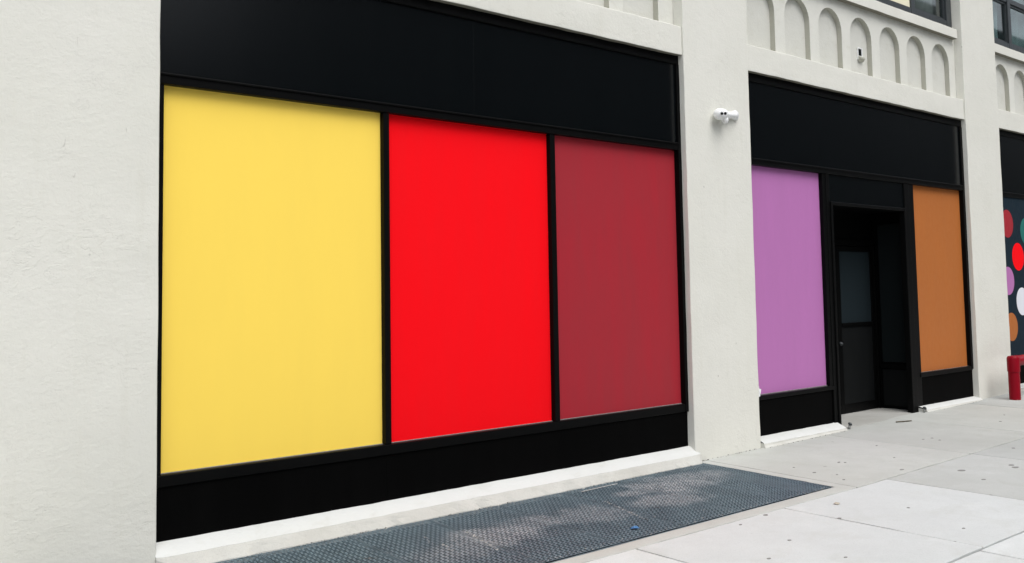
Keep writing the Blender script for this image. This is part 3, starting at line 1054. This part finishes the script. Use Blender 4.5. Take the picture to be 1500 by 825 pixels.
o['kind'] = 'stuff'

bm = bmesh.new()
for _ in range(420):                                      # dark gaps and dirt where the mortar has broken away
    u = rnd.random()
    if u < 0.45:
        x = rnd.choice((rnd.uniform(3.4, 4.2), rnd.uniform(4.6, 5.4), rnd.uniform(6.0, 7.9)))
        y = -0.105 + 0.03 * noise.noise(Vector((x * 5, 0, 0))) + rnd.gauss(0, 0.008)
    elif u < 0.7:
        x = rnd.choice((rnd.uniform(8.0, 8.12), rnd.uniform(8.5, 9.1), rnd.uniform(8.1, 9.1)))
        y = -0.02 + rnd.gauss(0, 0.008)
    else:
        x = rnd.uniform(9.15, 10.75) if rnd.random() < 0.7 else rnd.uniform(12.9, 14.5)
        y = -0.078 + 0.012 * noise.noise(Vector((x * 4, 0, 0))) + rnd.gauss(0, 0.006)
    chip(bm, x, y, gz(x) + 0.002, rnd.uniform(0.003, 0.009), rnd)
o = obj('dark_grit', bm, M_dirt)
o['kind'] = 'stuff'

# ------------------------------------------------------------------ small things
# security camera
cc = thing('security_camera', 'small white security camera high on the pier between two shopfronts', 'security camera', (8.62, 0, 3.6))


def at(o, x, y, z):
    return (x - o.location.x, y - o.location.y, z - o.location.z)


bm = bmesh.new()
lathe(bm, [(0.056, 0.0), (0.056, 0.022), (0.048, 0.032), (0.02, 0.034)], 24, at(cc, 8.83, 0.002, 3.655), (0, -1, 0))
obj('wall_base', bm, M_cam, cc, True)
bm = bmesh.new()
lathe(bm, [(0.040, 0.0), (0.042, 0.03), (0.040, 0.05), (0.036, 0.055), (0.036, 0.17), (0.030, 0.24)], 20, at(cc, 8.82, -0.02, 3.654), (-0.95, -0.20, -0.12))
obj('arm', bm, M_cam, cc, True)
bm = bmesh.new()
lathe(bm, [(0.012, -0.040), (0.030, -0.030), (0.040, 0.0), (0.032, 0.03), (0.014, 0.045)], 20, at(cc, 8.555, -0.075, 3.571), (0.3, -0.4, -1))
obj('joint', bm, M_cam, cc, True)
bm = bmesh.new()
lathe(bm, [(0.012, -0.105), (0.036, -0.098), (0.052, -0.080), (0.061, -0.05), (0.063, -0.01), (0.060, 0.04), (0.052, 0.07), (0.040, 0.085), (0.012, 0.092)], 28,
      at(cc, 8.500, -0.072, 3.624), (0.97, 0.14, 0.10))
obj('housing', bm, M_cam, cc, True)
# faceplate looking down the street towards the viewer, with two dark lenses
fn = Vector((-0.70, -0.70, -0.14)).normalized()
fc = Vector((8.447, -0.140, 3.609))
bm = bmesh.new()
lathe(bm, [(0.044, -0.03), (0.044, 0.010), (0.040, 0.017), (0.004, 0.018)], 28, at(cc, *fc), fn)
obj('faceplate', bm, M_cam, cc, True)
side = fn.cross(Vector((0, 0, 1))).normalized()
for s in (-1, 1):
    bm = bmesh.new()
    p = fc + fn * 0.018 + side * 0.018 * s + Vector((0, 0, 0.006))
    lathe(bm, [(0.0155, -0.004), (0.0155, 0.003), (0.011, 0.005), (0.002, 0.002)], 18, at(cc, *p), fn)
    obj('lens', bm, M_lens, cc, True)

# vent box in the fourth niche
vb = thing('vent_hood', 'small white vent hood with a dark square opening in an arched niche', 'vent', (11.90, SP + 0.0685, 4.84))
bm = bmesh.new()
yv = SP + 0.068
x0, x1, z0, z1 = 11.845, 11.965, 4.76, 4.925
t = 0.016
for (a, b, c, d) in ((x0, x0 + t, z0, z1), (x1 - t, x1, z0, z1), (x0 + t, x1 - t, z0, z0 + 0.055), (x0 + t, x1 - t, z1 - t, z1)):
    bbox(bm, a, b, yv - 0.016, yv, c, d)
bm.transform(Matrix.Translation(-Vector(vb.location)))
bevel(obj('housing', bm, M_cam, vb), 0.004)
bm = bmesh.new()                                         # sloping lip under the opening
v = [bm.verts.new(Vector(p) - Vector(vb.location)) for x in (x0 + 0.004, x1 - 0.004) for p in
     ((x, yv - 0.0165, z0 + 0.050), (x, yv - 0.05, z0 + 0.028), (x, yv - 0.05, z0 + 0.005), (x, yv - 0.0165, z0 - 0.03))]
for f in ((0, 1, 2, 3), (4, 7, 6, 5), (0, 4, 5, 1), (1, 5, 6, 2), (2, 6, 7, 3), (3, 7, 4, 0)):
    bm.faces.new([v[i] for i in f])
bevel(obj('spout', bm, M_shade, vb), 0.004)
bm = bmesh.new()
bbox(bm, x0 + t, x1 - t, yv - 0.004, yv - 0.0005, z0 + 0.055, z1 - t)
bm.transform(Matrix.Translation(-Vector(vb.location)))
obj('opening', bm, M_pit, vb)

# red pipe rail
gr = thing('guard_rail', 'red steel pipe rail on short posts standing before the dotted shopfront', 'guard rail', (14.87, -0.37, gz(14.87)))
zr = gz(14.87)
for i, px_ in enumerate((14.87, 17.2)):
    bm = bmesh.new()
    lathe(bm, [(0.078, -0.02), (0.078, 0.50)], 28, at(gr, px_, -0.37, zr), (0, 0, 1))
    obj('post', bm, M_redpipe, gr, True).modifiers.new('e', 'EDGE_SPLIT')
    bm = bmesh.new()                                      # cast corner fitting: collar with a flat-topped head
    lathe(bm, [(0.079, 0.40), (0.086, 0.406), (0.087, 0.59), (0.082, 0.612), (0.068, 0.628), (0.03, 0.634)], 28, at(gr, px_, -0.37, zr), (0, 0, 1))
    lathe(bm, [(0.081, 0.02), (0.081, 0.150), (0.076, 0.156)], 28, at(gr, px_, -0.37, zr + 0.553), (1 if i == 0 else -1, 0, 0))
    obj('elbow', bm, M_redpipe, gr, True).modifiers.new('e', 'EDGE_SPLIT')
bm = bmesh.new()
lathe(bm, [(0.074, 0.0), (0.074, 2.2)], 28, at(gr, 14.95, -0.37, zr + 0.555), (1, 0, 0))
obj('rail', bm, M_redpipe, gr, True).modifiers.new('e', 'EDGE_SPLIT')

# two door-stop stubs left in the alcove corners
for i, (x, y, lab) in enumerate(((10.90, -0.03, 'bent steel stub by the left foot of the recessed doorway'),
                                 (12.80, -0.03, 'bent steel stub by the white ledge right of the doorway'))):
    b = thing('steel_stub', lab, 'steel stub', (x, y, gz(x)), 'steel stubs at the doorway')
    bm = bmesh.new()
    lathe(bm, [(0.012, -0.01), (0.012, 0.055)], 10, (0, 0, 0), (0.25, 0.1, 1))
    obj('pin', bm, M_steel, b, True)
    bm = bmesh.new()
    lathe(bm, [(0.02, 0), (0.026, 0.008), (0.024, 0.022), (0.01, 0.03)], 10, (0.012, 0.005, 0.05), (0.5, -0.4, 0.8))
    obj('cap', bm, M_frame, b, True)

# litter
o = bpy.data.objects.new('twig', None)
bm = bmesh.new()
pts = [Vector((11.73, -0.19, 0)), Vector((11.80, -0.23, 0)), Vector((11.86, -0.255, 0)), Vector((11.93, -0.29, 0))]
for a, b in zip(pts, pts[1:]):
    a = Vector((a.x, a.y, gz(a.x) + 0.010))
    b = Vector((b.x, b.y, gz(b.x) + 0.012))
    lathe(bm, [(0.008, 0), (0.0065, (b - a).length)], 7, a, b - a)
tag(obj('twig', bm, M_twig), 'thin dark twig lying before the recessed doorway', 'twig')


def scrap(name, mat, x, y, sx, sy, label, cat, seed, lift=0.01):
    bm = bmesh.new()
    g = {}
    for i in range(5):
        for j in range(4):
            u, v = i / 4 - 0.5, j / 3 - 0.5
            p = Vector((x + sx * (u + 0.15 * noise.noise(Vector((i, j, seed)))), y + sy * (v + 0.2 * noise.noise(Vector((i, j, seed + 5)))), 0))
            p.z = gz(p.x) + 0.005 + lift * abs(noise.noise(Vector((u * 3, v * 3, seed + 9)))) * 2
            g[i, j] = bm.verts.new(p)
    for i in range(4):
        for j in range(3):
            bm.faces.new([g[i, j], g[i + 1, j], g[i + 1, j + 1], g[i, j + 1]])
    o = obj(name, bm, mat)
    m = o.modifiers.new('thick', 'SOLIDIFY')
    m.thickness = 0.0015
    tag(o, label, cat)


scrap('wrapper', M_blue, 5.463, -1.439, 0.06, 0.045, 'small blue wrapper lying on the steel grating', 'litter', 2)
scrap('leaf', M_leaf, 7.226, -2.038, 0.042, 0.04, 'pale dry leaf on the bright pavement slab beside the grating', 'leaf', 4)

bm = bmesh.new()
a, b = Vector((6.11, -0.235, 0.003)), Vector((6.59, -0.215, 0.003))
lathe(bm, [(0.0035, 0), (0.0035, (b - a).length)], 8, a, b - a)
tag(obj('straw', bm, M_rubble), 'thin white straw lying along the wall side of the steel grating', 'straw')
